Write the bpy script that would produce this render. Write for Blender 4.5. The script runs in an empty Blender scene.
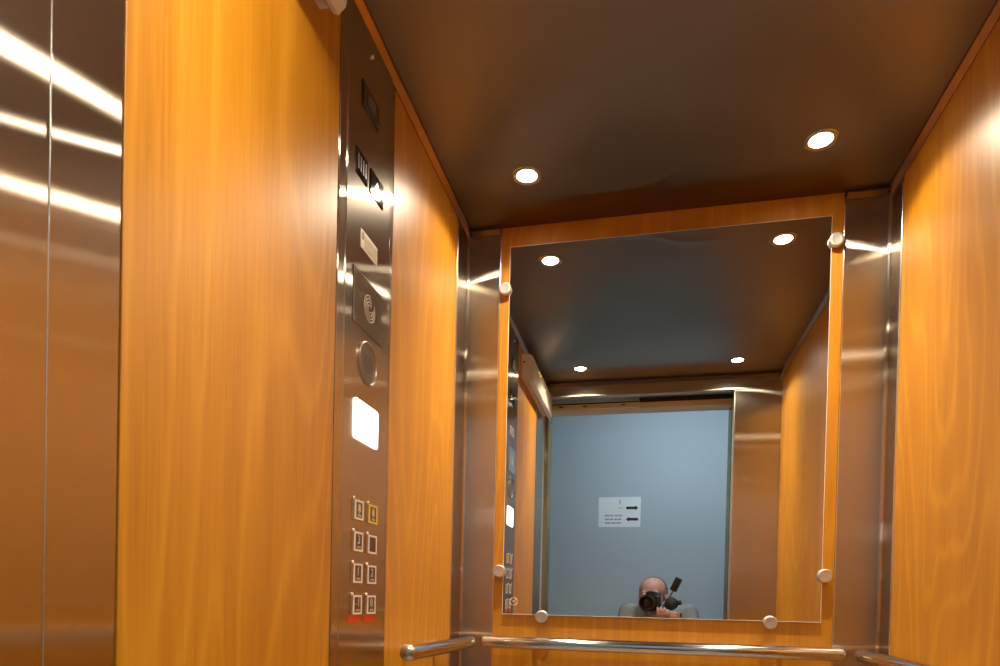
import bpy, bmesh, math, random
from mathutils import Vector, Matrix
random.seed(7)
scn = bpy.context.scene
C = scn.collection
PI = math.pi
Z0 = 1.05                      # eye height above the cabin floor; all z below are absolute (floor = 0)
CEIL = 2.10
XL, XR = -0.522, 0.578         # wood faces of the side walls
YF, YB = 0.445, 1.790          # front wall inner face, back steel face
YM = 1.777                     # mirror face

# ------------------------------------------------------------------ helpers
def V(*a): return Vector(a)
def bm_new(): return bmesh.new()
def box(bm, x0, x1, y0, y1, z0, z1, bev=0.0, seg=2):
    r = bmesh.ops.create_cube(bm, size=1.0)
    vs = r['verts']
    for v in vs:
        v.co = Vector(((x0+x1)/2 + v.co.x*(x1-x0), (y0+y1)/2 + v.co.y*(y1-y0), (z0+z1)/2 + v.co.z*(z1-z0)))
    if bev > 0:
        es = list({e for v in vs for e in v.link_edges})
        bmesh.ops.bevel(bm, geom=es, offset=bev, segments=seg, affect='EDGES', profile=0.5)
    return vs
def obox(bm, cen, ax, ay, az, sx, sy, sz, bev=0.0, seg=2):
    r = bmesh.ops.create_cube(bm, size=1.0); vs = r['verts']
    for v in vs:
        v.co = cen + ax*(v.co.x*sx) + ay*(v.co.y*sy) + az*(v.co.z*sz)
    if bev > 0:
        es = list({e for v in vs for e in v.link_edges})
        bmesh.ops.bevel(bm, geom=es, offset=bev, segments=seg, affect='EDGES', profile=0.5)
def frame_axes(d):
    d = d.normalized()
    t = Vector((0,0,1)) if abs(d.z) < 0.9 else Vector((1,0,0))
    a = d.cross(t).normalized(); b = d.cross(a).normalized()
    return a, b
def lathe(bm, org, axis, prof, n=40, cap0=True, cap1=True):
    """profile = [(distance along axis, radius)]"""
    axis = axis.normalized(); a, b = frame_axes(axis)
    rings = []
    for (t, r) in prof:
        rings.append([bm.verts.new(org + axis*t + (a*math.cos(2*PI*k/n) + b*math.sin(2*PI*k/n))*max(r,1e-5)) for k in range(n)])
    for i in range(len(rings)-1):
        for k in range(n):
            bm.faces.new((rings[i][k], rings[i][(k+1)%n], rings[i+1][(k+1)%n], rings[i+1][k]))
    if cap0: bm.faces.new(list(reversed(rings[0])))
    if cap1: bm.faces.new(rings[-1])
def tube(bm, pts, r, n=20):
    pts = [Vector(p) for p in pts]; rings = []
    d0 = (pts[1]-pts[0]).normalized(); a, b = frame_axes(d0)
    for i, p in enumerate(pts):
        d = (pts[min(i+1,len(pts)-1)] - pts[max(i-1,0)]).normalized()
        a = (a - d*a.dot(d)).normalized(); b = d.cross(a)
        rings.append([bm.verts.new(p + (a*math.cos(2*PI*k/n)+b*math.sin(2*PI*k/n))*r) for k in range(n)])
    for i in range(len(rings)-1):
        for k in range(n):
            bm.faces.new((rings[i][k], rings[i][(k+1)%n], rings[i+1][(k+1)%n], rings[i+1][k]))
    bm.faces.new(list(reversed(rings[0]))); bm.faces.new(rings[-1])
def prism_z(bm, poly, z0, z1):
    lo = [bm.verts.new((x,y,z0)) for x,y in poly]; hi = [bm.verts.new((x,y,z1)) for x,y in poly]
    n = len(poly)
    for i in range(n): bm.faces.new((lo[i], lo[(i+1)%n], hi[(i+1)%n], hi[i]))
    bm.faces.new(list(reversed(lo))); bm.faces.new(hi)
def prism_y(bm, poly, y0, y1):
    lo = [bm.verts.new((x,y0,z)) for x,z in poly]; hi = [bm.verts.new((x,y1,z)) for x,z in poly]
    n = len(poly)
    for i in range(n): bm.faces.new((lo[i], lo[(i+1)%n], hi[(i+1)%n], hi[i]))
    bm.faces.new(list(reversed(lo))); bm.faces.new(hi)
def prism_x(bm, poly, x0, x1):          # poly in (y,z)
    lo = [bm.verts.new((x0,y,z)) for y,z in poly]; hi = [bm.verts.new((x1,y,z)) for y,z in poly]
    n = len(poly)
    for i in range(n): bm.faces.new((lo[i], lo[(i+1)%n], hi[(i+1)%n], hi[i]))
    bm.faces.new(list(reversed(lo))); bm.faces.new(hi)
def ball(bm, c, r, sx=1, sy=1, sz=1, sub=3):
    q = bmesh.ops.create_icosphere(bm, subdivisions=sub, radius=1.0)
    for v in q['verts']: v.co = Vector(c) + Vector((v.co.x*r*sx, v.co.y*r*sy, v.co.z*r*sz))
def capsule(bm, p, q, r0, r1, n=None):
    p, q = Vector(p), Vector(q)
    L = (q-p).length; k = n or max(2, int(L/(0.45*min(r0,r1)))+1)
    for i in range(k+1):
        t = i/k; ball(bm, p.lerp(q,t), r0+(r1-r0)*t, sub=2)
def obj(name, bm, mat, parent=None, smooth=None):
    bmesh.ops.recalc_face_normals(bm, faces=bm.faces)
    me = bpy.data.meshes.new(name); bm.to_mesh(me); bm.free()
    if smooth is not None:
        for p in me.polygons: p.use_smooth = True
        me.set_sharp_from_angle(angle=math.radians(smooth))
    o = bpy.data.objects.new(name, me); C.objects.link(o)
    if mat: me.materials.append(mat)
    if smooth is not None:
        wn = o.modifiers.new('weighted','WEIGHTED_NORMAL'); wn.mode = 'FACE_AREA'; wn.weight = 100; wn.keep_sharp = True
    if parent:
        o.parent = parent
        o.location = -Vector(parent.location) if parent.type == 'EMPTY' else (0,0,0)
    return o
def remeshed(name, bm, mat, parent, voxel, it=4):
    """fuse overlapping volumes into one continuous skin"""
    me = bpy.data.meshes.new(name); bm.to_mesh(me); bm.free()
    t = bpy.data.objects.new(name+'_tmp', me); C.objects.link(t)
    m = t.modifiers.new('r','REMESH'); m.mode = 'VOXEL'; m.voxel_size = voxel
    s = t.modifiers.new('s','SMOOTH'); s.iterations = it; s.factor = 0.5
    dg = bpy.context.evaluated_depsgraph_get(); dg.update()
    me2 = bpy.data.meshes.new_from_object(t.evaluated_get(dg))
    bpy.data.objects.remove(t); bpy.data.meshes.remove(me)
    me2.name = name
    for p in me2.polygons: p.use_smooth = True
    o = bpy.data.objects.new(name, me2); C.objects.link(o)
    me2.materials.clear(); me2.materials.append(mat)
    if parent:
        o.parent = parent
        o.location = -Vector(parent.location) if parent.type == 'EMPTY' else (0,0,0)
    return o
def thing(name, label, cat, loc, group=None):
    o = bpy.data.objects.new(name, None); C.objects.link(o)
    o.location = loc; o.empty_display_size = 0.05
    o['label'] = label; o['category'] = cat
    if group: o['group'] = group
    return o
def struct(name, bm, mat, smooth=None):
    o = obj(name, bm, mat, None, smooth); o['kind'] = 'structure'; return o

# ------------------------------------------------------------------ materials
def mat(name):
    m = bpy.data.materials.new(name); m.use_nodes = True
    return m, m.node_tree.nodes, m.node_tree.links, m.node_tree.nodes['Principled BSDF']
def plain(name, col, rough=0.5, metal=0.0, emit=None, es=0.0, coat=0.0, spec=0.5):
    m, n, l, b = mat(name)
    b.inputs['Base Color'].default_value = (*col,1); b.inputs['Roughness'].default_value = rough
    b.inputs['Metallic'].default_value = metal; b.inputs['Coat Weight'].default_value = coat
    b.inputs['Specular IOR Level'].default_value = spec
    if emit: b.inputs['Emission Color'].default_value = (*emit,1); b.inputs['Emission Strength'].default_value = es
    # slight procedural wear in the gloss
    t = n.new('ShaderNodeTexCoord'); z = n.new('ShaderNodeTexNoise'); z.inputs['Scale'].default_value = 40
    r = n.new('ShaderNodeMapRange'); r.inputs['To Min'].default_value = max(0,rough-0.03); r.inputs['To Max'].default_value = min(1,rough+0.03)
    l.new(t.outputs['Object'], z.inputs['Vector']); l.new(z.outputs['Fac'], r.inputs['Value']); l.new(r.outputs['Result'], b.inputs['Roughness'])
    return m
def steel(name, col=(0.60,0.56,0.51), rough=0.30, aniso=0.75, grain='z', wav=0.0, fine=0.006, wscale=2.0, ripple=0.0):
    """brushed stainless; the tangent is crossed from the face normal and the brushing direction"""
    m, n, l, b = mat(name)
    b.inputs['Metallic'].default_value = 1.0
    b.inputs['Base Color'].default_value = (*col,1)
    b.inputs['Anisotropic'].default_value = aniso
    t = n.new('ShaderNodeTexCoord'); mp = n.new('ShaderNodeMapping')
    sc = {'z':(1600,1600,4),'x':(4,1600,1600),'y':(1600,4,1600)}[grain]
    mp.inputs['Scale'].default_value = sc
    z = n.new('ShaderNodeTexNoise'); z.inputs['Scale'].default_value = 1.0; z.inputs['Detail'].default_value = 3
    l.new(t.outputs['Object'], mp.inputs['Vector']); l.new(mp.outputs['Vector'], z.inputs['Vector'])
    r = n.new('ShaderNodeMapRange'); r.inputs['From Min'].default_value=0.3; r.inputs['From Max'].default_value=0.7
    r.inputs['To Min'].default_value = rough-fine; r.inputs['To Max'].default_value = rough+fine
    l.new(z.outputs['Fac'], r.inputs['Value'])
    if fine > 0: l.new(r.outputs['Result'], b.inputs['Roughness'])
    else: b.inputs['Roughness'].default_value = rough
    g = n.new('ShaderNodeNewGeometry'); cr = n.new('ShaderNodeVectorMath'); cr.operation = 'CROSS_PRODUCT'
    cr.inputs[1].default_value = {'z':(0.013,0.007,1),'x':(1,0.011,0.007),'y':(0.011,1,0.007)}[grain]
    l.new(g.outputs['True Normal'], cr.inputs[0]); l.new(cr.outputs['Vector'], b.inputs['Tangent'])
    if fine > 0:
        gl = n.new('ShaderNodeBsdfAnisotropic'); gl.inputs['Color'].default_value = (*col,1)
        gl.distribution = 'BECKMANN'; gl.inputs['Roughness'].default_value = rough*0.64; gl.inputs['Anisotropy'].default_value = -0.85
        l.new(cr.outputs['Vector'], gl.inputs['Tangent'])
        mx = n.new('ShaderNodeMixShader'); mx.inputs[0].default_value = 0.88
        b.inputs['Anisotropic'].default_value = 0.6
        l.new(b.outputs[0], mx.inputs[1]); l.new(gl.outputs[0], mx.inputs[2]); l.new(mx.outputs[0], n['Material Output'].inputs['Surface'])
    if wav > 0:
        w = n.new('ShaderNodeTexNoise'); w.inputs['Scale'].default_value = wscale; w.inputs['Detail'].default_value = 1.0
        l.new(t.outputs['Object'], w.inputs['Vector'])
        bp = n.new('ShaderNodeBump'); bp.inputs['Strength'].default_value = 1.0; bp.inputs['Distance'].default_value = 1.0
        def mt(op, a, bb=None):
            q = n.new('ShaderNodeMath'); q.operation = op
            for i, v in enumerate((a,bb)):
                if v is None: continue
                if isinstance(v,(int,float)): q.inputs[i].default_value = v
                else: l.new(v, q.inputs[i])
            return q.outputs[0]
        hgt = mt('MULTIPLY', w.outputs['Fac'], wav)
        if ripple > 0:     # a soft buckle in the sheet running across the back of the ceiling
            sp = n.new('ShaderNodeSeparateXYZ'); l.new(t.outputs['Object'], sp.inputs[0])
            y0 = mt('SUBTRACT', 1.637, mt('MULTIPLY', mt('TANH', mt('DIVIDE', mt('SUBTRACT', sp.outputs['X'], 0.03), 0.05)), 0.035))
            dy = mt('DIVIDE', mt('SUBTRACT', sp.outputs['Y'], y0), 0.016)
            g1 = mt('EXPONENT', mt('MULTIPLY', mt('MULTIPLY', dy, dy), -1.0))
            dx = mt('DIVIDE', mt('SUBTRACT', sp.outputs['X'], 0.0), 0.20); dx2 = mt('MULTIPLY', dx, dx)
            g2 = mt('EXPONENT', mt('MULTIPLY', mt('MULTIPLY', dx2, dx2), -1.0))
            hgt = mt('ADD', hgt, mt('MULTIPLY', mt('MULTIPLY', g1, g2), ripple))
        l.new(hgt, bp.inputs['Height']); l.new(bp.outputs['Normal'], b.inputs['Normal'])
        if fine > 0: l.new(bp.outputs['Normal'], gl.inputs['Normal'])
    return m
def wood(name, ca, cb, cc, rough=0.39, seed=0.0):
    m, n, l, b = mat(name)
    t = n.new('ShaderNodeTexCoord'); sx = n.new('ShaderNodeSeparateXYZ'); l.new(t.outputs['Object'], sx.inputs[0])
    ad = n.new('ShaderNodeMath'); ad.operation='ADD'; l.new(sx.outputs['X'], ad.inputs[0]); l.new(sx.outputs['Y'], ad.inputs[1])
    cx = n.new('ShaderNodeCombineXYZ'); l.new(ad.outputs[0], cx.inputs['X']); l.new(sx.outputs['Z'], cx.inputs['Z']); cx.inputs['Y'].default_value = seed
    def noise(scale, sc, det, dist=0.0):
        mp = n.new('ShaderNodeMapping'); mp.inputs['Scale'].default_value = sc
        q = n.new('ShaderNodeTexNoise'); q.inputs['Scale'].default_value = scale; q.inputs['Detail'].default_value = det; q.inputs['Distortion'].default_value = dist
        l.new(cx.outputs[0], mp.inputs['Vector']); l.new(mp.outputs[0], q.inputs['Vector']); return q.outputs['Fac']
    def math_(op, a, bb):
        q = n.new('ShaderNodeMath'); q.operation = op
        for i, v in enumerate((a,bb)):
            if v is None: continue
            if isinstance(v,(int,float)): q.inputs[i].default_value = v
            else: l.new(v, q.inputs[i])
        return q.outputs[0]
    # growth-ring figure: a slow field whose contours make flames and cathedrals
    f = noise(3.2, (1.0,1.0,0.16), 1.5, 0.3)
    warp = noise(14, (1.0,1,0.12), 2.0)
    ph = math_('ADD', math_('MULTIPLY', f, 100.0), math_('MULTIPLY', warp, 8.0))
    rings = math_('MULTIPLY', math_('ADD', math_('SINE', ph, None), 1.0), 0.5)
    rings = math_('POWER', rings, 5.0)
    streak = noise(26, (1.0,1,0.035), 3.0)
    pore = noise(190, (1.0,1,0.03), 2.0)
    broad = noise(2.6, (1.0,1,0.25), 2.0)
    k = math_('ADD', math_('MULTIPLY', rings, 0.15), math_('MULTIPLY', streak, 0.32))
    k = math_('ADD', k, math_('MULTIPLY', broad, 0.40))
    k = math_('ADD', k, math_('MULTIPLY', pore, 0.36))
    cr = n.new('ShaderNodeValToRGB'); l.new(k, cr.inputs['Fac'])
    e = cr.color_ramp.elements; e[0].position = 0.36; e[0].color = (*ca,1); e[1].position = 0.90; e[1].color = (*cc,1)
    mid = cr.color_ramp.elements.new(0.60); mid.color = (*cb,1)
    l.new(cr.outputs['Color'], b.inputs['Base Color'])
    b.inputs['Specular IOR Level'].default_value = 0.5
    rr = n.new('ShaderNodeMapRange'); rr.inputs['To Min'].default_value = rough-0.05; rr.inputs['To Max'].default_value = rough+0.05
    l.new(pore, rr.inputs['Value']); l.new(rr.outputs[0], b.inputs['Roughness'])
    fb = noise(420, (1,1,0.35), 2.0)
    bp = n.new('ShaderNodeBump'); bp.inputs['Strength'].default_value = 0.10; bp.inputs['Distance'].default_value = 0.0006
    l.new(fb, bp.inputs['Height']); l.new(bp.outputs[0], b.inputs['Normal'])
    return m
def paint(name, col, rough=0.7, bump=0.0006, scale=180):
    m, n, l, b = mat(name)
    b.inputs['Base Color'].default_value = (*col,1); b.inputs['Roughness'].default_value = rough
    t = n.new('ShaderNodeTexCoord'); z = n.new('ShaderNodeTexNoise'); z.inputs['Scale'].default_value = scale; z.inputs['Detail'].default_value = 3
    l.new(t.outputs['Object'], z.inputs['Vector'])
    bp = n.new('ShaderNodeBump'); bp.inputs['Strength'].default_value = 0.25; bp.inputs['Distance'].default_value = bump
    l.new(z.outputs['Fac'], bp.inputs['Height']); l.new(bp.outputs[0], b.inputs['Normal'])
    return m
M = {}
M['wood'] = wood('cherry_laminate', (0.39,0.148,0.005), (0.53,0.224,0.009), (0.65,0.310,0.022))
M['wood_dark'] = wood('cherry_laminate_back', (0.37,0.138,0.005), (0.49,0.205,0.008), (0.60,0.280,0.020), seed=3.0)
M['steel'] = steel('brushed_steel_wall', (0.60,0.54,0.47), 0.33, 1.0, 'z')
M['steel_door'] = steel('brushed_steel_entry', (0.60,0.54,0.47), 0.33, 1.0, 'z')
M['steel_cop'] = steel('brushed_steel_panel', (0.64,0.58,0.51), 0.34, 1.0, 'z')
M['ceiling'] = steel('ceiling_steel', (0.25,0.20,0.155), 0.32, 0.95, 'y', wav=0.012, wscale=1.9, fine=0, ripple=0.0014)
M['cove'] = steel('cove_steel_wood_glow', (0.40,0.23,0.125), 0.26, 0.2, 'y', fine=0)  # steel with the wood's orange reflection put into its colour
M['cove_x'] = steel('cove_steel_shaded', (0.11,0.072,0.052), 0.30, 0.2, 'x', fine=0)  # same folded steel, shade of the cross runs put into its colour
M['bronze'] = steel('bronze_steel', (0.58,0.46,0.27), 0.30, 0.4, 'z')
M['chrome'] = plain('polished_steel', (0.70,0.67,0.62), 0.10, 1.0)
M['satin'] = plain('satin_steel', (0.66,0.62,0.56), 0.24, 1.0)
M['edge'] = plain('aluminium_edge', (0.80,0.77,0.70), 0.25, 1.0)
M['clip'] = plain('clip_steel', (0.80,0.77,0.72), 0.38, 1.0)
M['black'] = plain('black_plastic', (0.012,0.011,0.010), 0.35)
M['black_gloss'] = plain('dark_glass', (0.010,0.006,0.005), 0.06, coat=0.5)
M['rubber'] = plain('black_rubber', (0.018,0.018,0.018), 0.6)
M['track'] = plain('brass_track', (0.72,0.55,0.27), 0.45, 0.5)
M['dark'] = plain('dark_bronze_track', (0.055,0.038,0.020), 0.45, 0.6)
M['ivory'] = plain('ivory_plastic', (0.74,0.66,0.55), 0.32)
M['lens_plastic'] = plain('milky_cover', (0.72,0.66,0.57), 0.18)
M['amber'] = plain('amber_glow', (0.9,0.5,0.05), 0.3, emit=(1,0.62,0.06), es=1.2)
M['screen'] = plain('lit_screen', (0.9,0.9,0.9), 0.2, emit=(0.96,0.97,1.0), es=5.0)
M['halogen'] = plain('halogen_lamp', (1,1,1), 0.2, emit=(1.0,0.86,0.62), es=60.0)
M['lamp_ring'] = plain('lamp_ring', (0.42,0.37,0.32), 0.25, 1.0)
M['label'] = plain('cream_label', (0.80,0.72,0.58), 0.45)
M['ink'] = plain('black_ink', (0.010,0.010,0.012), 0.6)
M['grey_ink'] = plain('grey_ink', (0.16,0.18,0.20), 0.6)
M['pale_ink'] = plain('pale_ink', (0.45,0.48,0.50), 0.6)
M['paper'] = plain('white_paper', (0.80,0.82,0.82), 0.6)
M['red'] = plain('red_tape', (0.62,0.045,0.010), 0.4)
M['yellow'] = plain('yellow_frame', (0.80,0.55,0.06), 0.35)
M['pale_frame'] = plain('pale_frame', (0.80,0.68,0.55), 0.35)
M['glyph'] = plain('pale_glyph', (0.62,0.52,0.40), 0.4)
M['button_dark'] = plain('button_dark', (0.10,0.055,0.025), 0.3)
M['hall'] = paint('blue_grey_paint', (0.43,0.485,0.52))
M['hall_white'] = paint('pale_paint', (0.42,0.44,0.46))
M['grey_frame'] = plain('grey_door_frame', (0.38,0.37,0.35), 0.45)
M['lintel'] = paint('pale_lintel', (0.72,0.68,0.62))
M['floor'] = paint('cabin_vinyl', (0.20,0.145,0.10), 0.5, 0.0004, 300)
M['hall_floor'] = paint('hall_tile', (0.34,0.33,0.32), 0.5, 0.0004, 60)
M['etch'] = plain('etched_mark', (0.80,0.72,0.60), 0.6)
M['skin'] = plain('skin', (0.50,0.27,0.21), 0.5)
M['shirt'] = paint('grey_shirt', (0.24,0.24,0.23), 0.85, 0.0008, 400)
M['jeans'] = paint('dark_trousers', (0.035,0.045,0.075), 0.85, 0.0008, 500)
M['hair'] = plain('cropped_hair', (0.20,0.12,0.085), 0.7)
M['eye_white'] = plain('eye', (0.75,0.72,0.68), 0.2)
M['leather'] = plain('shoe_leather', (0.03,0.022,0.018), 0.45)
# mirror: silvered glass, faintly darkening, a few dusty smudges in the gloss
m, n, l, b = mat('silvered_mirror')
b.inputs['Metallic'].default_value = 1.0; b.inputs['Base Color'].default_value = (0.83,0.85,0.845,1)
t = n.new('ShaderNodeTexCoord'); z = n.new('ShaderNodeTexNoise'); z.inputs['Scale'].default_value = 24; z.inputs['Detail'].default_value = 5
l.new(t.outputs['Object'], z.inputs['Vector'])
r = n.new('ShaderNodeMapRange'); r.inputs['From Min'].default_value = 0.70; r.inputs['From Max'].default_value = 0.82
r.inputs['To Min'].default_value = 0.0; r.inputs['To Max'].default_value = 0.12
l.new(z.outputs['Fac'], r.inputs['Value']); l.new(r.outputs[0], b.inputs['Roughness'])
M['mirror'] = m
M['glass_edge'] = plain('ground_glass_edge', (0.85,0.80,0.72), 0.3)

# ------------------------------------------------------------------ cabin shell
bm = bm_new(); box(bm, XL-0.02, XR+0.02, YF-0.05, YB+0.02, -0.05, 0.0); struct('floor', bm, M['floor'])
bm = bm_new()
nx, ny = 12, 14
gx = [XL-0.01 + (XR-XL+0.02)*i/nx for i in range(nx+1)]; gy = [YF-0.03 + (YB+0.01-YF+0.03)*j/ny for j in range(ny+1)]
box(bm, XL-0.02, XR+0.02, YF-0.035, YB+0.02, CEIL, CEIL+0.03)
struct('ceiling', bm, M['ceiling'])

# left wall: steel backing that carries wood panels, bent corner sheet and entry reveal
bm = bm_new(); box(bm, XL-0.05, XL-0.012, 0.34, YB+0.02, 0, CEIL)
wl = struct('wall_left', bm, M['steel'])
bm = bm_new(); box(bm, XL-0.012, XL, 0.552, 1.0025, 0.0, CEIL, 0.0015); obj('wood_panel', bm, M['wood'], wl)
bm = bm_new(); box(bm, XL-0.012, XL, 1.2405, 1.686, 0.0, CEIL, 0.0015); obj('wood_panel', bm, M['wood'], wl)
bm = bm_new(); box(bm, XL-0.012, XL-0.0008, 0.472, 0.5505, 0.0, CEIL, 0.0010, 2); obj('entry_sheet', bm, M['steel_door'], wl)
bm = bm_new(); box(bm, XL-0.012, XL-0.001, 0.335, 0.4755, 0.0, CEIL, 0.0008, 2); obj('entry_sheet', bm, M['steel_door'], wl)
bm = bm_new(); lathe(bm, V(XL-0.0012, 0.4715, 0.0), V(0,0,1), [(0,0.0009),(CEIL-0.02,0.0009)], 12); obj('edge_strip', bm, M['edge'], wl, 40)  # thin strip added to draw a bright line along the sheet seam
def corner_sheet(side, ys, xb, parent):
    # bent steel sheet: along the side wall from ys to the corner, then along the back wall to xb
    s = 1 if side < 0 else -1
    X0 = (XL if side < 0 else XR) - s*0.001; r = 0.010
    cx, cy = X0 + s*r, YB - r
    inner = [(X0, ys)] + [(cx - s*r*math.cos(a), cy + r*math.sin(a)) for a in [i*PI/2/6 for i in range(7)]] + [(xb, YB)]
    outer = [(xb, YB+0.008), (X0 - s*0.008, YB+0.008), (X0 - s*0.008, ys)]
    bm = bm_new(); prism_z(bm, inner+outer, 0.0, CEIL-0.001)
    o = obj('corner_sheet', bm, M['steel'], parent, 35)
    bm = bm_new(); lathe(bm, V(X0 + s*0.0005, ys, 0.0), V(0,0,1), [(0,0.0028),(CEIL-0.03,0.0028)], 12); obj('edge_strip', bm, M['edge'], parent, 40)
    return o
corner_sheet(-1, 1.690, -0.40, wl)

bm = bm_new(); box(bm, XR+0.012, XR+0.05, 0.34, YB+0.02, 0, CEIL)
wr = struct('wall_right', bm, M['steel'])
bm = bm_new(); box(bm, XR, XR+0.012, YF, 1.712, 0.0, CEIL, 0.0015); obj('wood_panel', bm, M['wood'], wr)
corner_sheet(1, 1.716, 0.45, wr)

bm = bm_new(); box(bm, XL-0.05, XR+0.05, YB+0.009, YB+0.05, 0, CEIL)
wb = struct('wall_back', bm, M['steel'])
PX0, PX1 = -0.4225, 0.4675
bm = bm_new(); box(bm, PX0, PX1, 1.7835, YB+0.008, 0.0, CEIL, 0.001); obj('wood_panel', bm, M['wood_dark'], wb)
for xx in (PX0-0.0022, PX1+0.0022):
    bm = bm_new(); box(bm, xx-0.0018, xx+0.0018, 1.7825, YB+0.004, 0.0, CEIL-0.03, 0.0006); obj('edge_strip', bm, M['edge'], wb)

# front wall: narrow header and right-hand return panel
bm = bm_new(); box(bm, XL-0.05, XR+0.05, 0.405, YF, Z0+0.985, CEIL, 0.002)
wf = struct('wall_front', bm, M['steel'])
bm = bm_new(); box(bm, 0.376, XR+0.012, 0.405, YF, 0.0, Z0+0.985, 0.002); obj('return_panel', bm, M['steel'], wf)
bm = bm_new(); box(bm, 0.374, 0.379, 0.400, YF+0.001, 0.0, Z0+0.985, 0.001); obj('edge_strip', bm, M['edge'], wf)

# coves between walls and ceiling (folded steel)
def cove_prof(s, X):   # polygon in (x,z)
    return [(X, CEIL-0.018), (X+s*0.003, CEIL-0.018), (X+s*0.013, CEIL-0.006), (X+s*0.015, CEIL-0.0005), (X, CEIL-0.0005)]
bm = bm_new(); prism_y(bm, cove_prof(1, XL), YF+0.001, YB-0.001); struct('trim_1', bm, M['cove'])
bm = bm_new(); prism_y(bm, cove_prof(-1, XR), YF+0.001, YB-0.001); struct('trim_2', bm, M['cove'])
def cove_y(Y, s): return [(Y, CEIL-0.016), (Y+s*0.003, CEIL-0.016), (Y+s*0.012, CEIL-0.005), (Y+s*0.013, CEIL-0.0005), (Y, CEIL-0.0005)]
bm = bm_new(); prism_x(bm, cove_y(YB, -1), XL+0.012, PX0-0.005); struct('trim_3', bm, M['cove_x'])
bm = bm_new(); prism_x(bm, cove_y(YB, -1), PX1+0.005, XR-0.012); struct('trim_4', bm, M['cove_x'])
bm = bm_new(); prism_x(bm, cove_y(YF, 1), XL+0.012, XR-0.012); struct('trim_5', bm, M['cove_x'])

# ------------------------------------------------------------------ landing: doorway, corridor
HY0, HY1 = 0.13, 0.30
OX0, OX1, OZ = -0.510, 0.388, Z0+0.987
bm = bm_new()
box(bm, -2.2, OX0-0.02, HY0, HY1-0.02, 0, 2.55); box(bm, OX1+0.018, 2.2, HY0, HY1-0.02, 0, 2.55)
box(bm, OX0-0.02, OX1+0.018, HY0, HY1-0.02, OZ+0.03, 2.55)
struct('wall_entrance', bm, M['hall_white'])
bm = bm_new(); box(bm, -2.2, 2.2, -1.08, -1.0, 0, 2.55); struct('wall_corridor', bm, M['hall'])
bm = bm_new(); box(bm, -2.28, -2.2, -1.08, HY1, 0, 2.55); struct('wall_corridor_left', bm, M['hall_white'])
bm = bm_new(); box(bm, 2.2, 2.28, -1.08, HY1, 0, 2.55); struct('wall_corridor_right', bm, M['hall_white'])
bm = bm_new(); box(bm, -2.28, 2.28, -1.08, HY1, 2.55, 2.6); struct('ceiling_corridor', bm, M['hall_white'])
bm = bm_new(); box(bm, -2.28, 2.28, -1.08, YF-0.05, -0.05, 0.0); struct('floor_corridor', bm, M['hall_floor'])
# landing door frame
LB0, LB1, RB0, RB1, RB2 = Z0+0.966, Z0+0.988, Z0+0.952, Z0+0.981, Z0+1.004
bm = bm_new(); box(bm, OX0-0.018, OX0, HY0-0.01, 0.25, 0, OZ, 0.001)
d1 = struct('door_1', bm, M['bronze'])
bm = bm_new(); box(bm, OX1, OX1+0.016, HY0-0.01, 0.25, 0, OZ, 0.001); obj('door_jamb', bm, M['bronze'], d1)
bm = bm_new(); box(bm, OX0-0.04, OX0-0.019, HY1-0.008, HY1+0.004, 0, OZ+0.02, 0.001); obj('jamb_rebate', bm, M['grey_frame'], d1)
bm = bm_new(); box(bm, OX0-0.018, OX1+0.016, HY0-0.01, 0.205, OZ, OZ+0.026, 0.001); obj('door_lintel', bm, M['lintel'], d1)
bm = bm_new(); box(bm, OX0-0.045, -0.052, HY1-0.012, HY1+0.012, LB0, LB1, 0.001); obj('door_track', bm, M['track'], d1)
bm = bm_new(); box(bm, OX0-0.045, -0.052, HY1-0.010, HY1+0.010, LB1+0.001, LB1+0.007, 0.001); obj('track_slot', bm, M['black'], d1)
bm = bm_new(); box(bm, -0.050, OX1+0.03, HY1-0.012, HY1+0.030, RB0, RB1, 0.0012); obj('door_track', bm, M['track'], d1)
bm = bm_new(); box(bm, -0.050, OX1+0.03, HY1-0.012, HY1+0.028, RB1+0.001, RB2, 0.0012); obj('track_cover', bm, M['dark'], d1)
bm = bm_new(); box(bm, -0.057, -0.049, HY1+0.016, HY1+0.033, RB1+0.002, RB2-0.006, 0.001); obj('track_stop', bm, M['edge'], d1)
for xx in (-0.44, -0.32, -0.13):
    bm = bm_new(); box(bm, xx-0.010, xx+0.010, HY1+0.010, HY1+0.014, LB0+0.008, LB0+0.014); obj('track_stud', bm, M['dark'], d1)
# back board above the track; corridor light put into its pale blue-grey colour
bm = bm_new(); box(bm, XL-0.05, XR+0.05, HY1-0.018, HY1-0.012, OZ+0.030, CEIL+0.1); obj('head_board', bm, M['hall'], d1)
bm = bm_new(); box(bm, OX1+0.017, OX1+0.045, HY1-0.008, HY1+0.03, 0, OZ+0.02, 0.001); obj('jamb_rebate', bm, M['dark'], d1)
# side closing cheeks between the car and the landing wall keep the shaft dark
bm = bm_new(); box(bm, XL-0.06, XL-0.045, HY1-0.02, 0.36, 0, CEIL+0.1); obj('shaft_cheek', bm, M['dark'], d1)
bm = bm_new(); box(bm, XR+0.045, XR+0.06, HY1-0.02, 0.42, 0, CEIL+0.1); obj('shaft_cheek', bm, M['dark'], d1)
bm = bm_new(); box(bm, XL-0.06, XR+0.06, HY1-0.02, 0.42, CEIL+0.09, CEIL+0.10); obj('shaft_cap', bm, M['dark'], d1)

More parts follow.
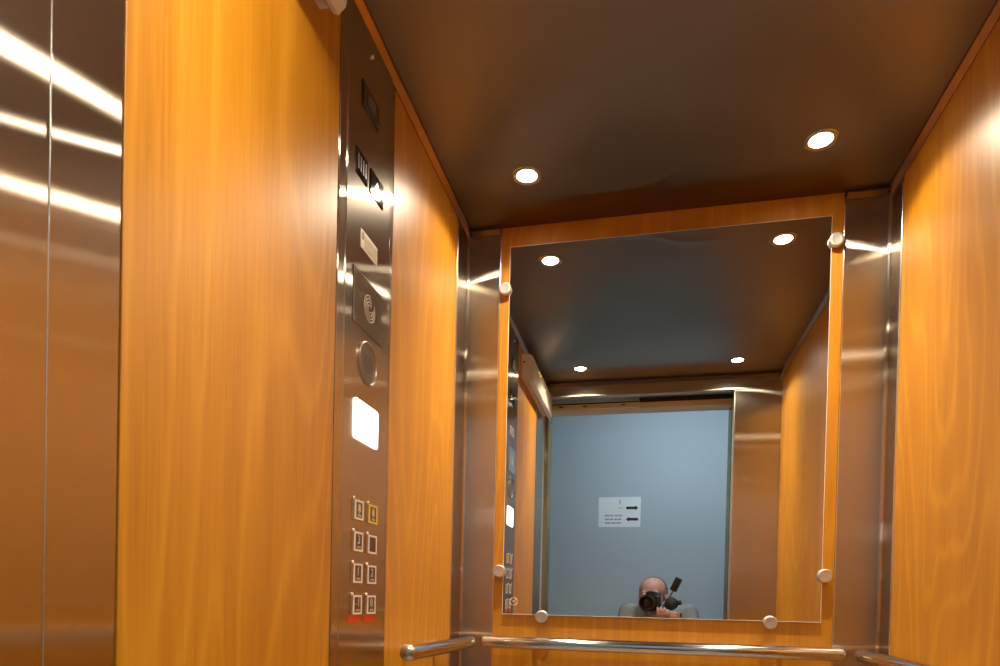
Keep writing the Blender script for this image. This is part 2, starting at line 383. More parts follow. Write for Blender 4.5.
# corridor ceiling lamp (out of frame, lights the landing)
cl = thing('ceiling_lamp', 'round white ceiling lamp in the corridor outside the lift', 'lamp', (0.25,-0.05,2.55))
bm = bm_new(); lathe(bm, V(0.25,-0.05,2.55), V(0,0,-1), [(0,0.155),(0.03,0.155),(0.035,0.145)], 48); obj('lamp_base', bm, M['satin'], cl, 40)
bm = bm_new(); lathe(bm, V(0.25,-0.05,2.515), V(0,0,-1), [(0,0.14),(0.03,0.13),(0.05,0.10),(0.058,0.0)], 48)
obj('lamp_shade', bm, plain('corridor_shade', (1,1,1), 0.4, emit=(0.72,0.90,1.0), es=75), cl, 60)

# ------------------------------------------------------------------ wall mirror with clips
MX0, MX1, MZ0, MZ1 = -0.395, 0.4385, Z0-0.040, Z0+0.991
wm = thing('wall_mirror', 'large frameless rectangular mirror clipped to the wood back panel', 'mirror', (0.02, YM+0.006, MZ0))
bm = bm_new(); box(bm, MX0+0.0012, MX1-0.0012, YM, YM+0.0055, MZ0+0.0012, MZ1-0.0012); obj('glass', bm, M['mirror'], wm)
bm = bm_new(); e = 0.0012
for (a0,a1,c0,c1) in ((MX0,MX0+e,MZ0,MZ1),(MX1-e,MX1,MZ0,MZ1),(MX0+e,MX1-e,MZ0,MZ0+e),(MX0+e,MX1-e,MZ1-e,MZ1)):
    box(bm, a0, a1, YM, YM+0.0055, c0, c1)
o = obj('glass_edge', bm, M['glass_edge'], wm); o['label'] = 'pale ground glass edge'
for cxx, czz in ((-0.406,0.872),(-0.405,0.081),(0.448,0.926),(0.4435,0.079),(-0.281,-0.0445),(0.3165,-0.0435)):
    bm = bm_new(); lathe(bm, V(cxx, 1.7835, Z0+czz), V(0,-1,0), [(0,0.011),(0.0045,0.011),(0.0075,0.0175),(0.016,0.0175),(0.0185,0.0155),(0.019,0.0135),(0.0185,0.0120),(0.0185,0.0)], 40, True, False)
    obj('mirror_clip', bm, M['clip'], wm, 35)
# etched safety stamp: open ring with a bar, near the lower left corner
bm = bm_new(); ec = V(-0.3625, YM-0.0004, Z0-0.0035)
for a0, a1 in ((12,78),(102,168),(192,258),(282,348)):
    N = 10; q0 = []; q1 = []
    for i in range(N+1):
        a = math.radians(a0+(a1-a0)*i/N)
        q0.append(bm.verts.new(ec + V(math.cos(a)*0.0095,0,math.sin(a)*0.0095))); q1.append(bm.verts.new(ec + V(math.cos(a)*0.0120,0,math.sin(a)*0.0120)))
    for i in range(N): bm.faces.new((q0[i],q0[i+1],q1[i+1],q1[i]))
box(bm, ec.x-0.0050, ec.x+0.0050, ec.y-0.0002, ec.y+0.0002, ec.z-0.0004, ec.z+0.0018)
o = obj('safety_stamp', bm, M['etch'], wm); o['label'] = 'small pale ring with a bar etched into the glass'

# ------------------------------------------------------------------ handrails
def handrail(label, pts_axis, brackets, loc):
    t = thing('handrail', label, 'handrail', loc, 'polished steel handrails')
    a, c = Vector(pts_axis[0]), Vector(pts_axis[1]); d = (c-a).normalized(); r = 0.0168
    bm = bm_new(); lathe(bm, a, d, [(0,r),((c-a).length,r)], 40); obj('tube', bm, M['chrome'], t, 40)
    for p, dd in ((a,-d),(c,d)):
        bm = bm_new(); lathe(bm, p - dd*0.001, dd, [(0,r+0.0008),(0.007,r+0.0008),(0.011,r*0.93),(0.0145,r*0.72),(0.0165,r*0.4),(0.017,0)], 36, True, False); obj('end_cap', bm, M['satin'], t, 50)
    for p, w in brackets:
        p, w = Vector(p), Vector(w); w.z = p.z; out = (w-p).normalized()
        bm = bm_new(); lathe(bm, p + out*r*0.8, out, [(0,0.007),((w-p).length - r*0.8 - 0.001,0.007)], 18); obj('bracket', bm, M['satin'], t, 60)
        bm = bm_new(); lathe(bm, w, -out, [(0,0.0095),(0.003,0.0095),(0.005,0.0080)], 28); obj('wall_rose', bm, M['satin'], t, 40)
    return t
hb = handrail('horizontal polished steel handrail on the back wall below the mirror', ((-0.425,1.722,Z0-0.1165),(0.468,1.722,Z0-0.1165)),
    [((-0.30,1.722,Z0-0.1165),(-0.30,1.7835,0)),((0.343,1.722,Z0-0.1165),(0.343,1.7835,0))], (0.02,1.722,Z0-0.1165))
hl = handrail('short polished steel handrail on the left wall beside the button panel', ((XL+0.062,1.218,Z0-0.1105),(XL+0.062,1.672,Z0-0.1165)),
    [((XL+0.062,1.36,Z0-0.112),(XL,1.36,0)),((XL+0.062,1.56,Z0-0.115),(XL,1.56,0))], (XL+0.062,1.45,Z0-0.113))
hr = handrail('polished steel handrail on the right wood wall, cut off by the lower right corner', ((XR-0.062,0.62,Z0-0.117),(XR-0.062,1.700,Z0-0.117)),
    [((XR-0.062,0.75,Z0-0.117),(XR,0.75,0)),((XR-0.062,1.03,Z0-0.117),(XR,1.03,0))], (XR-0.062,1.2,Z0-0.117))

# ------------------------------------------------------------------ car operating panel (left wall)
cp = thing('control_panel', 'tall brushed steel lift control panel with buttons between two wood wall panels', 'control panel', (XL+0.007,1.12,0.02))
XF = -0.5180; KS = XF/XL        # items are laid out in the wall plane and pulled forward onto the plate
bm = bm_new()
prism_z(bm, [(XL-0.004,1.006),(XL-0.001,1.006),(XL+0.0005,1.0075),(XF-0.0010,1.0245),(XF-0.0026,1.026),(XF,1.0285),(XF,1.2135),(XF-0.0026,1.216),(XF-0.0010,1.2175),(XL+0.0005,1.2365),(XL-0.001,1.238),(XL-0.004,1.238)], 0.0, CEIL-0.002)
obj('face_plate', bm, M['steel_cop'], cp)
def cy(y): return y*KS
def cz(z): return Z0 + z*KS
def on_plate(bm, y0, y1, z0, z1, d0, d1, bev=0.0): box(bm, XF+d0, XF+d1, cy(y0), cy(y1), cz(z0), cz(z1), bev)
def text_mesh(name, s, size, mat_, parent, P, right, up, ext=0.0004, ax='CENTER'):
    cu = bpy.data.curves.new(name, 'FONT'); cu.body = s; cu.size = size; cu.align_x = ax; cu.align_y = 'CENTER'; cu.extrude = ext
    t_ = bpy.data.objects.new('tmp', cu); C.objects.link(t_)
    dg = bpy.context.evaluated_depsgraph_get(); dg.update()
    me = bpy.data.meshes.new_from_object(t_.evaluated_get(dg)); bpy.data.objects.remove(t_)
    right, up = Vector(right), Vector(up); nn = right.cross(up)
    for v in me.vertices: v.co = Vector(P) + right*v.co.x + up*v.co.y + nn*v.co.z
    me.materials.clear(); me.materials.append(mat_); me.name = name
    o = bpy.data.objects.new(name, me); C.objects.link(o); o.parent = parent
    o.location = -Vector(parent.location) if parent.type == 'EMPTY' else (0,0,0)
    return o
RL, UP = (0,1,0), (0,0,1)      # reading direction on the left wall (normal = +X)
# key pin near the top
bm = bm_new(); lathe(bm, V(XF, cy(1.125), cz(1.006)), V(1,0,0), [(0,0.005),(0.003,0.005),(0.005,0.003)], 20); obj('pin', bm, M['satin'], cp, 40)
# sign lantern
bm = bm_new(); on_plate(bm, 1.087,1.160,0.890,0.936, 0,0.002, 0.001); o = obj('pictogram_window', bm, M['black_gloss'], cp)
bm = bm_new()
for (a,b_,c,d) in ((1.095,1.099,0.896,0.930),(1.095,1.155,0.893,0.898)): on_plate(bm, a,b_,c,d, 0.002,0.0026)
on_plate(bm, 1.108,1.143,0.904,0.927, 0.002,0.0026, 0.0002); obj('pictogram', bm, plain('dim_pictogram',(0.09,0.065,0.04),0.4), o)
# two floor display windows
for (a,b_) in ((1.0655,1.1135),(1.127,1.1855)):
    bm = bm_new(); on_plate(bm, a,b_,0.7575,0.802, 0,0.0022, 0.0008); w = obj('display_window', bm, M['black_gloss'], cp)
    if a < 1.1:
        bm = bm_new()
        for q in range(4): on_plate(bm, a+0.007+q*0.010, a+0.011+q*0.010, 0.766,0.793, 0.0022,0.0026)
        obj('display_segment', bm, plain('dim_segment',(0.07,0.03,0.025),0.3), w)
    else:
        bm = bm_new(); ctr = V(XF+0.0024, cy((a+b_)/2), cz(0.780)); vs = [bm.verts.new(ctr+V(0,u,w_)) for u,w_ in ((-0.011,-0.002),(0.011,-0.002),(0,0.012))]; bm.faces.new(vs)
        obj('direction_arrow', bm, plain('dim_segment_two',(0.07,0.03,0.025),0.3), w)
# information label
bm = bm_new(); on_plate(bm, 1.0925,1.1645,0.637,0.671, 0,0.0012, 0.0005); lb = obj('information_label', bm, M['label'], cp); lb['label'] = 'cream label with small dark print'
bm = bm_new(); on_plate(bm, 1.096,1.104,0.654,0.667, 0.0012,0.0016)
for i, zz in enumerate((0.662,0.656,0.649,0.643)):
    for j in range(5):
        a = 1.107 + j*0.011; on_plate(bm, a, a+(0.009 if (i+j)%3 else 0.006), zz-0.0012, zz+0.0012, 0.0012,0.0016)
obj('print', bm, plain('label_print',(0.30,0.24,0.16),0.6), lb)
# intercom plate with perforated spiral
bm = bm_new(); on_plate(bm, 1.0645,1.192,0.4925,0.591, 0,0.0010); obj('shadow_sheet', bm, M['dark'], cp)  # dark sheet under the plate paints the shadow line round its edge
bm = bm_new(); on_plate(bm, 1.0665,1.190,0.494,0.589, 0,0.0022, 0.0008); ip = obj('intercom_plate', bm, plain('polished_plate',(0.60,0.52,0.43),0.20,1.0), cp); ip['label'] = 'shiny square plate with spiral speaker holes'
bm = bm_new(); c0 = V(XF+0.0020, cy(1.132), cz(0.541))
for rad in (0.007,0.0125,0.018,0.0235):
    N = 40; tilt = rad*60
    arc = [c0 + V(0, math.cos(tilt+1.75*PI*i/N)*rad, math.sin(tilt+1.75*PI*i/N)*rad) for i in range(N+1)]
    tube(bm, arc, 0.0008, 8)
obj('speaker_slot', bm, plain('slot_rim',(0.66,0.60,0.50),0.5), ip)
bm = bm_new(); on_plate(bm, 1.084,1.089,0.541,0.550, 0.0022,0.0026); obj('pictogram', bm, M['ink'], ip)
bm = bm_new(); on_plate(bm, 1.164,1.169,0.527,0.541, 0.0022,0.0026); obj('pictogram', bm, M['ink'], ip)
for (a, zz) in ((1.073,0.583),(1.184,0.583),(1.073,0.500),(1.184,0.500)):
    bm = bm_new(); lathe(bm, V(XF+0.0022, cy(a), cz(zz)), V(1,0,0), [(0,0.0024),(0.0007,0.0022)], 14); obj('screw', bm, M['satin'], ip, 40)
# round speaker dish
bm = bm_new(); lathe(bm, V(XF, cy(1.1295), cz(0.4375)), V(1,0,0), [(0,0.0395),(0.003,0.0395),(0.004,0.0375),(0.0015,0.0355),(0.0008,0.0)], 64, True, False)
sd = obj('round_speaker', bm, plain('dark_satin',(0.42,0.36,0.30),0.30,1.0), cp, 40)
bm = bm_new()
for k in range(-2,3):
    for j in range(-3,4): lathe(bm, V(XF+0.001, cy(1.1295)+j*0.006+(k%2)*0.003, cz(0.4375)+k*0.0065), V(1,0,0), [(0,0.0013),(0.0005,0.0013)], 8)
obj('speaker_hole', bm, M['dark'], sd)
# lit screen with rounded corners
bm = bm_new(); c_ = [(1.077,0.288),(1.1825,0.288),(1.1825,0.361),(1.077,0.361)]; rr = 0.008; poly = []
for i, (a, z_) in enumerate(c_):
    sy_, sz_ = ((1,1),(-1,1),(-1,-1),(1,-1))[i]
    for q in range(6):
        an = math.radians(180 + i*90 + q*18); poly.append((cy(a)+sy_*rr+rr*math.cos(an), cz(z_)+sz_*rr+rr*math.sin(an)))
prism_x(bm, poly, XF, XF+0.0018); o = obj('screen', bm, M['screen'], cp); o['label'] = 'white glowing screen'
# buttons
glyphs = (('bell','white'),('bell','yellow'),('3','white'),(None,'white'),('1','white'),('2','white'),('-1','white'),('0','white'))
k = 0
for row in range(4):
    for col in range(2):
        y0, y1 = ((1.078,1.1245),(1.1385,1.1875))[col]; z1 = 0.1815 - row*0.0583; z0 = z1 - 0.0415
        g, colr = glyphs[k]; k += 1
        bm = bm_new(); on_plate(bm, y0,y1,z0,z1, 0,0.0016, 0.0006); bt = obj('button', bm, M['steel_cop'], cp)
        bm = bm_new(); a0, a1, b0, b1 = y0+0.0085, y1-0.002, z0+0.002, z1-0.004; th = 0.0045
        for (p0,p1,r0,r1) in ((a0,a0+th,b0,b1),(a1-th,a1,b0,b1),(a0+th,a1-th,b0,b0+th*0.8),(a0+th,a1-th,b1-th*0.8,b1)): on_plate(bm, p0,p1,r0,r1, 0.0016,0.0026)
        fr = obj('button_frame', bm, M['yellow'] if colr == 'yellow' else M['pale_frame'], bt)
        if colr == 'yellow': fr['label'] = 'yellow alarm button frame'
        bm = bm_new(); on_plate(bm, a0+th,a1-th,b0+th*0.8,b1-th*0.8, 0.0016,0.0022); obj('button_face', bm, M['button_dark'], bt)
        bm = bm_new(); ball(bm, (XF+0.0018, cy(y0+0.0035), cz(z1-0.002)), 0.0030, sub=2); obj('corner_dot', bm, plain('pale_dot',(0.95,0.85,0.7),0.15,0.0), bt, 60)  # small pale ball at the upper corner of the button
        P = (XF+0.0025, cy((a0+a1)/2), cz((b0+b1)/2+0.003))
        gm = M['glyph'] if colr == 'white' else plain('bell_glyph',(0.70,0.58,0.35),0.4)
        if g == 'bell':
            bm = bm_new(); pts = []
            for u,w_ in ((-0.008,-0.006),(-0.006,-0.003),(-0.0055,0.004),(-0.003,0.008),(0,0.009),(0.003,0.008),(0.0055,0.004),(0.006,-0.003),(0.008,-0.006)): pts.append((P[1]+u*0.8, P[2]+w_*0.9))
            prism_x(bm, pts, P[0]-0.0003, P[0]+0.0003); ball(bm, (P[0], P[1], P[2]-0.008), 0.0016, sub=1); obj('glyph', bm, gm, bt)
        elif g: text_mesh('glyph', g, 0.022, gm, bt, P, RL, UP)
        bm = bm_new()
        for q in range(3): on_plate(bm, (a0+a1)/2-0.006+q*0.0055, (a0+a1)/2-0.003+q*0.0055, b0+0.006, b0+0.0095, 0.0022,0.0028)
        if g: obj('raised_dots', bm, gm, bt)
        else: bm.free()
for (a,b_) in ((1.071,1.122),(1.139,1.186)):
    bm = bm_new(); on_plate(bm, a,b_,-0.0475,-0.0345, 0,0.0010); o = obj('red_strip', bm, M['red'], cp); o['label'] = 'red strip below the lowest buttons'

# ------------------------------------------------------------------ emergency light high on the left wall
el = thing('emergency_light', 'cream plastic emergency light box at the top of the left wall', 'light fitting', (XL,0.65,Z0+0.98))
bm = bm_new(); prism_y(bm, [(XL-0.001,Z0+0.920),(XL+0.014,Z0+0.920),(XL+0.016,Z0+0.924),(XL+0.016,Z0+1.020),(XL-0.001,Z0+1.020)], 0.372, 0.932)
obj('base', bm, M['ivory'], el)
bm = bm_new(); prism_y(bm, [(XL+0.0162,Z0+0.917),(XL+0.026,Z0+0.905),(XL+0.034,Z0+0.902),(XL+0.046,Z0+0.912),(XL+0.048,Z0+0.920),(XL+0.046,Z0+1.004),(XL+0.038,Z0+1.014),(XL+0.0162,Z0+1.018)], 0.380, 0.928)
obj('cover', bm, M['lens_plastic'], el, 30)
for yy, zz in ((0.78,0.99),(0.74,0.99),(0.62,0.965)):
    bm = bm_new(); ball(bm, (XL+0.047, yy, Z0+zz), 0.006, 0.5,1,1,2); obj('amber_spot', bm, M['amber'], el, 60)  # small glowing amber spot on the cover front
bm = bm_new(); lathe(bm, V(XL+0.010,0.931,Z0+0.985), V(0,1,0), [(0,0.004),(0.002,0.004)], 14); obj('screw', bm, M['dark'], el)

# ------------------------------------------------------------------ downlights
LX, LY = (-0.312, 0.360), (1.575, 0.637)
lab = {(0,0):'recessed halogen ceiling spotlight near the back wall, on the left', (1,0):'recessed halogen ceiling spotlight near the back wall, on the right',
       (0,1):'front left ceiling spotlight above the control panel side, seen in the mirror', (1,1):'front right ceiling spotlight, seen only in the mirror'}
LAMP_POWER = 1.2
# photometric curve of a halogen reflector lamp: bright core, wide spill, cut off by the ring
PHOT = ((0,1000),(5,980),(10,900),(15,770),(20,610),(25,450),(30,310),(35,215),(40,155),(45,120),(50,98),(55,82),(60,62),(63,38),(66,14),(70,2),(75,0),(90,0))
ies_text = bpy.data.texts.new('halogen_reflector.ies')
ies_text.from_string('IESNA:LM-63-1995\nTILT=NONE\n1 1000 1 %d 1 1 2 0 0 0\n1 1 20\n%s\n0\n%s\n' % (len(PHOT), ' '.join(str(p[0]) for p in PHOT), ' '.join(str(p[1]) for p in PHOT)))
for j in range(2):
    for i in range(2):
        x, y = LX[i], LY[j]
        t = thing('ceiling_spotlight', lab[(i,j)], 'spotlight', (x,y,CEIL), 'recessed ceiling spotlights')
        bm = bm_new(); lathe(bm, V(x,y,CEIL+0.001), V(0,0,-1), [(0,0.037),(0.002,0.037),(0.0035,0.035),(0.0040,0.031),(0.0030,0.0255),(0.0008,0.0240)], 48, False, False); obj('ring', bm, M['lamp_ring'], t, 40)
        bm = bm_new(); lathe(bm, V(x,y,CEIL-0.0004), V(0,0,-1), [(0,0.0240),(0.0006,0.0236),(0.0008,0.018),(0.0009,0.0)], 40, True, False); obj('bulb', bm, M['halogen'], t, 60)
        ld = bpy.data.lights.new('spot_lamp','POINT'); ld.energy = LAMP_POWER; ld.color = (1.0,0.85,0.63); ld.shadow_soft_size = 0.003
        ld.use_nodes = True; nt = ld.node_tree; em = nt.nodes['Emission']; ie = nt.nodes.new('ShaderNodeTexIES'); ie.mode = 'INTERNAL'; ie.ies = ies_text
        nt.links.new(ie.outputs['Fac'], em.inputs['Strength'])
        lo = bpy.data.objects.new('spot_lamp', ld); C.objects.link(lo); lo.parent = t; lo.location = (0,0,-0.0050)

# ------------------------------------------------------------------ sign on the corridor wall (read by the camera through the mirror)
SX0, SX1, SZ0, SZ1 = -0.335, -0.047, Z0+0.526, Z0+0.733; SY = -0.9985
sg = thing('paper_sign', 'white paper direction notice with two black arrows on the blue-grey corridor wall', 'sign', ((SX0+SX1)/2,-1.0,(SZ0+SZ1)/2))
bm = bm_new(); box(bm, SX0, SX1, -1.0, SY, SZ0, SZ1); obj('paper', bm, M['paper'], sg)
W, H = SX1-SX0, SZ1-SZ0
def SP(u, v): return (SX0 + u*W, SY+0.0004, SZ1 - v*H)
def arrow(tip, tail, v):
    bm = bm_new(); s = 1 if tip > tail else -1
    pts = [(tail,v-0.045),(tip-s*0.075,v-0.045),(tip-s*0.075,v-0.085),(tip,v),(tip-s*0.075,v+0.085),(tip-s*0.075,v+0.045),(tail,v+0.045)]
    lo = [bm.verts.new(Vector(SP(*p))-V(0,0.0004,0)) for p in pts]; hi = [bm.verts.new(Vector(SP(*p))+V(0,0.0004,0)) for p in pts]
    nq = len(pts)
    for i in range(nq): bm.faces.new((lo[i],lo[(i+1)%nq],hi[(i+1)%nq],hi[i]))
    bm.faces.new(lo); bm.faces.new(list(reversed(hi)))
    obj('arrow', bm, M['ink'], sg)
arrow(0.945, 0.655, 0.365); arrow(0.655, 0.945, 0.745)
# real-world writing direction is -X on this wall; the mirror turns it back only as a mirror does
text_mesh('floor_number', '1', 0.046, M['ink'], sg, SP(0.505,0.17), (-1,0,0), UP)
for v_, ws in ((0.37,((0.48,0.58),)),(0.62,((0.15,0.27),(0.285,0.36),(0.39,0.47),(0.485,0.56))),(0.745,((0.16,0.26),(0.275,0.35),(0.38,0.455),(0.47,0.55))),(0.87,((0.16,0.30),(0.315,0.42),(0.435,0.54)))):
    bm = bm_new()
    for u0, u1 in ws:
        nn_ = max(2, int((u1-u0)/0.024)); st = (u1-u0)/nn_
        for q in range(nn_):
            h_ = 0.030 if q % 2 else 0.024
            a = SP(u0+q*st, v_+h_); b2 = SP(u0+q*st+st*0.72, v_-h_)
            box(bm, a[0], b2[0], SY, SY+0.0006, a[2], b2[2])
    obj('text_line', bm, M['pale_ink'] if v_ < 0.5 else M['grey_ink'], sg)

# ------------------------------------------------------------------ camera held by the photographer
YAW = -0.2167
F = V(math.sin(YAW), math.cos(YAW), 0); R = V(math.cos(YAW), -math.sin(YAW), 0); U = V(0,0,1)
O = V(0,0,Z0) - F*0.016
def cam_p(r, f, u): return O + R*r + F*f + U*u
ca = thing('camera', 'black photo camera held to the face of the person reflected in the mirror', 'camera', tuple(cam_p(0.03,-0.12,-0.05)))
bm = bm_new(); obox(bm, cam_p(0.004,-0.128,0.002), R, F, U, 0.104, 0.055, 0.092, 0.010, 4); body = obj('body', bm, M['rubber'], ca, 35)
bm = bm_new()
P8 = [(-0.036,-0.004),(-0.026,0.014),(-0.012,0.020),(0.012,0.020),(0.026,0.014),(0.036,-0.004)]
lo = [bm.verts.new(cam_p(r_, -0.155, 0.049+u_)) for r_,u_ in P8]; hi = [bm.verts.new(cam_p(r_*0.8, -0.098, 0.049+u_*0.85)) for r_,u_ in P8]
for i in range(6): bm.faces.new((lo[i],lo[(i+1)%6],hi[(i+1)%6],hi[i]))
bm.faces.new(lo); bm.faces.new(hi); obj('viewfinder_hump', bm, M['black'], ca)
bm = bm_new(); lathe(bm, cam_p(0,-0.102,0), F, [(0,0.033),(0.010,0.034),(0.012,0.036),(0.045,0.037),(0.047,0.039),(0.070,0.040),(0.074,0.041),(0.096,0.0415),(0.1005,0.0405),(0.100,0.0360),(0.085,0.0300)], 56, True, False)
ln = obj('lens', bm, M['black'], ca, 30)
bm = bm_new(); lathe(bm, cam_p(0,-0.052,0), F, [(0,0.0378),(0.003,0.0392),(0.016,0.0392),(0.019,0.0378)], 56); obj('focus_ring', bm, M['rubber'], ln, 30)
bm = bm_new(); lathe(bm, cam_p(0,-0.020,0), F, [(0,0.0302),(0.003,0.026),(0.006,0.016),(0.007,0.0)], 48, True, False); obj('front_glass', bm, M['black_gloss'], ln, 60)
bm = bm_new(); lathe(bm, cam_p(0,-0.090,0), F, [(0,0.0372),(0.004,0.0372)], 56); obj('red_ring', bm, plain('dull_ring',(0.25,0.02,0.015),0.4), ln, 30)
bm = bm_new(); obox(bm, cam_p(0.045,-0.104,0.0), R, F, U, 0.026, 0.05, 0.085, 0.012, 4); obj('grip', bm, M['rubber'], ca, 35)
bm = bm_new(); lathe(bm, cam_p(0.040,-0.118,0.046), U, [(0,0.013),(0.007,0.013),(0.009,0.011)], 24); obj('dial', bm, M['black'], ca, 40)
bm = bm_new(); obox(bm, cam_p(0.064,-0.105,0.0), R, F, U, 0.007, 0.03, 0.085, 0.001); o = obj('side_plate', bm, M['satin'], ca); o['label'] = 'pale metal side plate'
bm = bm_new(); c1 = cam_p(0.118,-0.100,0.000); lathe(bm, c1-F*0.03, F, [(0,0.024),(0.006,0.033),(0.040,0.036),(0.052,0.030),(0.058,0.015),(0.059,0)], 40, True, False); obj('side_head', bm, M['rubber'], ca, 40)
bm = bm_new(); lathe(bm, cam_p(0.150,-0.10,0.006), R, [(0,0.010),(0.008,0.013),(0.018,0.013),(0.021,0.009)], 24); obj('clamp_knob', bm, M['rubber'], ca, 40)
bm = bm_new(); obox(bm, cam_p(0.150,-0.10,-0.062), R, F, U, 0.050, 0.03, 0.026, 0.005, 3); obj('lower_clamp', bm, M['rubber'], ca, 35)
hd = (R*0.42 + U*0.90).normalized(); hs = F.cross(hd).normalized()
bm = bm_new(); tube(bm, [cam_p(0.105,-0.10,0.030), cam_p(0.105,-0.10,0.030)+hd*0.05], 0.005, 14); sh = obj('handle_stem', bm, M['satin'], ca, 50)
bm = bm_new(); obox(bm, cam_p(0.105,-0.10,0.030)+hd*0.083, hs, F, hd, 0.037, 0.030, 0.078, 0.006, 3); o = obj('handle', bm, M['black'], ca, 35); o['label'] = 'tilted black handle above the camera'

# ------------------------------------------------------------------ kneeling photographer (only the upper part shows in the mirror)
BX = 0.075
ps = thing('person', 'person in a grey shirt holding a camera to the face, reflected low in the mirror', 'person', (BX,-0.42,0.0))
def a(x,y,z): return V(BX+x, y, z)
hipL, hipR = a(-0.09,-0.50,0.42), a(0.09,-0.50,0.42)
kneeL, kneeR = a(-0.12,-0.22,0.075), a(0.12,-0.22,0.075)
ankL, ankR = a(-0.10,-0.62,0.075), a(0.10,-0.62,0.075)
toeL, toeR = a(-0.10,-0.70,0.045), a(0.10,-0.70,0.045)
shL, shR = a(-0.172,-0.37,Z0-0.060), a(0.172,-0.37,Z0-0.060)
elL, elR = a(-0.235,-0.25,Z0-0.335), a(0.235,-0.25,Z0-0.335)
wrL, wrR = cam_p(0.015,-0.165,-0.125), cam_p(0.190,-0.175,-0.150)
HC = a(-0.034,-0.272,Z0+0.045)
bm = bm_new()
# trunk, neck
capsule(bm, a(-0.05,-0.49,0.45), a(0.05,-0.49,0.45), 0.115, 0.115)
for t0 in range(9):
    q = t0/8; c_ = a(0,-0.49+0.10*q,0.47+(Z0-0.13-0.47)*q); w_ = 0.115+0.035*q
    ball(bm, c_, 1.0, w_, 0.085+0.02*q, 0.09)
capsule(bm, a(-0.12,-0.38,Z0-0.10), a(0.12,-0.38,Z0-0.10), 0.058, 0.058)
capsule(bm, a(0,-0.365,Z0-0.09), HC+V(0,-0.015,-0.05), 0.058, 0.052)
for s_, e_, w_ in ((shL,elL,wrL),(shR,elR,wrR)):
    capsule(bm, s_, e_, 0.052, 0.040); capsule(bm, e_, w_, 0.040, 0.026)
for h_, k_, n_, t_ in ((hipL,kneeL,ankL,toeL),(hipR,kneeR,ankR,toeR)):
    capsule(bm, h_, k_, 0.088, 0.058); capsule(bm, k_, n_, 0.056, 0.038); capsule(bm, n_, t_, 0.034, 0.028)
# head facing along the camera axis
def hp(r, f, u): return HC + R*r + F*f + U*u
def hball(r, f, u, sr, sf, su):
    q = bmesh.ops.create_icosphere(bm, subdivisions=3, radius=1.0)
    for v in q['verts']: v.co = hp(r,f,u) + R*(v.co.x*sr) + F*(v.co.y*sf) + U*(v.co.z*su)
hball(0,-0.012,0.028, 0.076,0.095,0.078); hball(0,0.018,-0.028, 0.062,0.074,0.080); hball(0,0.042,-0.082, 0.036,0.040,0.030)
hball(0,0.088,-0.022, 0.012,0.020,0.024); hball(0,0.082,-0.062, 0.026,0.012,0.007); hball(0,0.080,-0.072, 0.022,0.012,0.006)
hball(-0.030,0.074,0.016, 0.022,0.010,0.007); hball(0.030,0.074,0.016, 0.022,0.010,0.007)
for s_ in (-1,1): hball(s_*0.077,-0.008,-0.018, 0.008,0.020,0.032)
# hands: left under the lens, right around the side head
def hand(w, palm, pn, across, fdir, curl, thumb):
    """palm centre, palm normal pn (towards the thing held), 'across' runs index->little"""
    capsule(bm, w, palm, 0.025, 0.020)
    for k_ in (-1.5,-0.5,0.5,1.5): capsule(bm, palm - fdir*0.035 + across*k_*0.012, palm + fdir*0.034 + across*k_*0.0185, 0.014, 0.0115)
    for k_, L in zip((-1.5,-0.5,0.5,1.5), (0.92,1.0,0.95,0.76)):
        p0 = palm + fdir*0.036 + across*k_*0.0195; d_ = fdir.copy(); rad = 0.0092
        axis_ = fdir.cross(pn).normalized()
        for seg, ln_ in enumerate((0.040*L,0.026*L,0.021*L)):
            d_ = Matrix.Rotation(math.radians(curl[seg]),3,axis_) @ d_
            p1 = p0 + d_*ln_; capsule(bm, p0, p1, rad, rad-0.0008); p0 = p1; rad -= 0.0008
    q0 = palm - fdir*0.018 - across*0.028; q1 = q0 + (-across*0.8+fdir*0.5+pn*0.35).normalized()*0.034; q2 = q1 + thumb.normalized()*0.030
    capsule(bm, q0, q1, 0.013, 0.011); capsule(bm, q1, q2, 0.0105, 0.009)
hand(wrL, cam_p(0.062,-0.118,-0.085), U.copy(), R.copy(), (F*0.9+U*0.05+R*0.25).normalized(), (25,50,30), F+U*0.4)
hand(wrR, cam_p(0.172,-0.135,-0.105), (-R*0.95+F*0.1).normalized(), -U, (F*0.8+U*0.35).normalized(), (35,45,25), F-R*0.6)
remeshed('body', bm, M['skin'], ps, 0.0055, 5)
# eyes
for s_ in (-1,1):
    bm = bm_new(); ball(bm, hp(s_*0.030,0.076,0.002), 0.0105, sub=3); ey = obj('eye', bm, M['eye_white'], ps, 60)
    bm = bm_new(); ball(bm, hp(s_*0.030,0.0825,0.002), 0.0052, sub=2); obj('iris', bm, plain('iris',(0.05,0.03,0.02),0.1), ey, 60)
# short cropped hair round the back and sides
bm = bm_new(); q = bmesh.ops.create_icosphere(bm, subdivisions=4, radius=1.0)
for v in q['verts']: v.co = hp(0,-0.016,0.026) + R*(v.co.x*0.0785) + F*(v.co.y*0.0955) + U*(v.co.z*0.0795)
bmesh.ops.delete(bm, geom=[v for v in bm.verts if (v.co-HC).dot(F) > 0.012 - 0.2*(v.co-HC).dot(U) or (v.co-HC).dot(U) < -0.045], context='VERTS')
bmesh.ops.solidify(bm, geom=bm.faces[:], thickness=-0.004); obj('hair', bm, M['hair'], ps, 60)
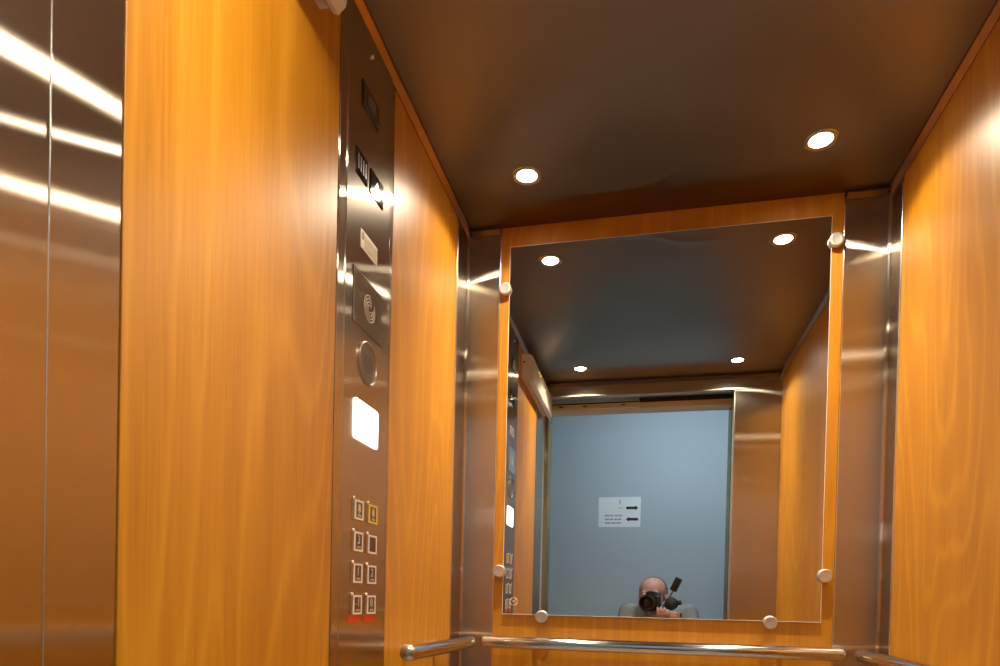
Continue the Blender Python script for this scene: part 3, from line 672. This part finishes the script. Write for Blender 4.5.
# shirt
bm = bm_new()
capsule(bm, a(-0.06,-0.49,0.44), a(0.06,-0.49,0.44), 0.122, 0.122)
for t0 in range(11):
    q = t0/10; c_ = a(0,-0.49+0.10*q,0.45+(Z0-0.13-0.45)*q); w_ = 0.128+0.036*q
    ball(bm, c_, 1.0, w_, 0.100+0.02*q, 0.09)
capsule(bm, a(-0.13,-0.38,Z0-0.075), a(0.13,-0.38,Z0-0.075), 0.070, 0.070)
capsule(bm, a(0,-0.372,Z0-0.085), a(0,-0.355,Z0-0.055), 0.070, 0.066)
for s_, e_, w_ in ((shL,elL,wrL),(shR,elR,wrR)):
    capsule(bm, s_, e_, 0.064, 0.050); capsule(bm, e_, e_.lerp(w_,0.86), 0.050, 0.035)
remeshed('shirt', bm, M['shirt'], ps, 0.008, 14)
bm = bm_new()
capsule(bm, a(-0.06,-0.495,0.43), a(0.06,-0.495,0.43), 0.118, 0.118)
for h_, k_, n_ in ((hipL,kneeL,ankL),(hipR,kneeR,ankR)):
    capsule(bm, h_, k_, 0.098, 0.068); capsule(bm, k_, k_.lerp(n_,0.9), 0.066, 0.050)
remeshed('trousers', bm, M['jeans'], ps, 0.009, 3)
for n_, t_ in ((ankL,toeL),(ankR,toeR)):
    bm = bm_new(); capsule(bm, n_, t_, 0.044, 0.036); capsule(bm, t_, t_+V(0,-0.02,-0.005), 0.036, 0.032); remeshed('shoe', bm, M['leather'], ps, 0.008, 3)

# ------------------------------------------------------------------ world, camera, colour
w = bpy.data.worlds.new('world'); scn.world = w; w.use_nodes = True
w.node_tree.nodes['Background'].inputs['Color'].default_value = (0.6,0.7,0.8,1); w.node_tree.nodes['Background'].inputs['Strength'].default_value = 0.02
fpx, cxp, cyp, yaw, roll, pitch = 643.4511, 503.4571, 608.1056, -0.2167, 0.0225, -0.0128
fw = V(math.sin(yaw), math.cos(yaw), 0); rt = V(math.cos(yaw), -math.sin(yaw), 0); up = V(0,0,1)
fw, up = fw*math.cos(pitch)+up*math.sin(pitch), -fw*math.sin(pitch)+up*math.cos(pitch)
rt, up = rt*math.cos(roll)+up*math.sin(roll), -rt*math.sin(roll)+up*math.cos(roll)
cd = bpy.data.cameras.new('view'); co = bpy.data.objects.new('view', cd); C.objects.link(co)
mw = Matrix.Identity(4)
for i in range(3): mw[i][0], mw[i][1], mw[i][2] = rt[i], up[i], -fw[i]
mw[2][3] = Z0
co.matrix_world = mw
cd.sensor_fit = 'HORIZONTAL'; cd.sensor_width = 36.0; cd.lens = fpx*36.0/1000.0
cd.shift_x = (500-cxp)/1000.0; cd.shift_y = (cyp-333)/1000.0
cd.clip_start = 0.005
scn.camera = co
scn.view_settings.view_transform = 'Standard'; scn.view_settings.look = 'None'; scn.view_settings.gamma = 1.0
scn.view_settings.use_curve_mapping = False; scn.view_settings.exposure = 0.0
scn.cycles.max_bounces = 14; scn.cycles.glossy_bounces = 10; scn.cycles.diffuse_bounces = 6
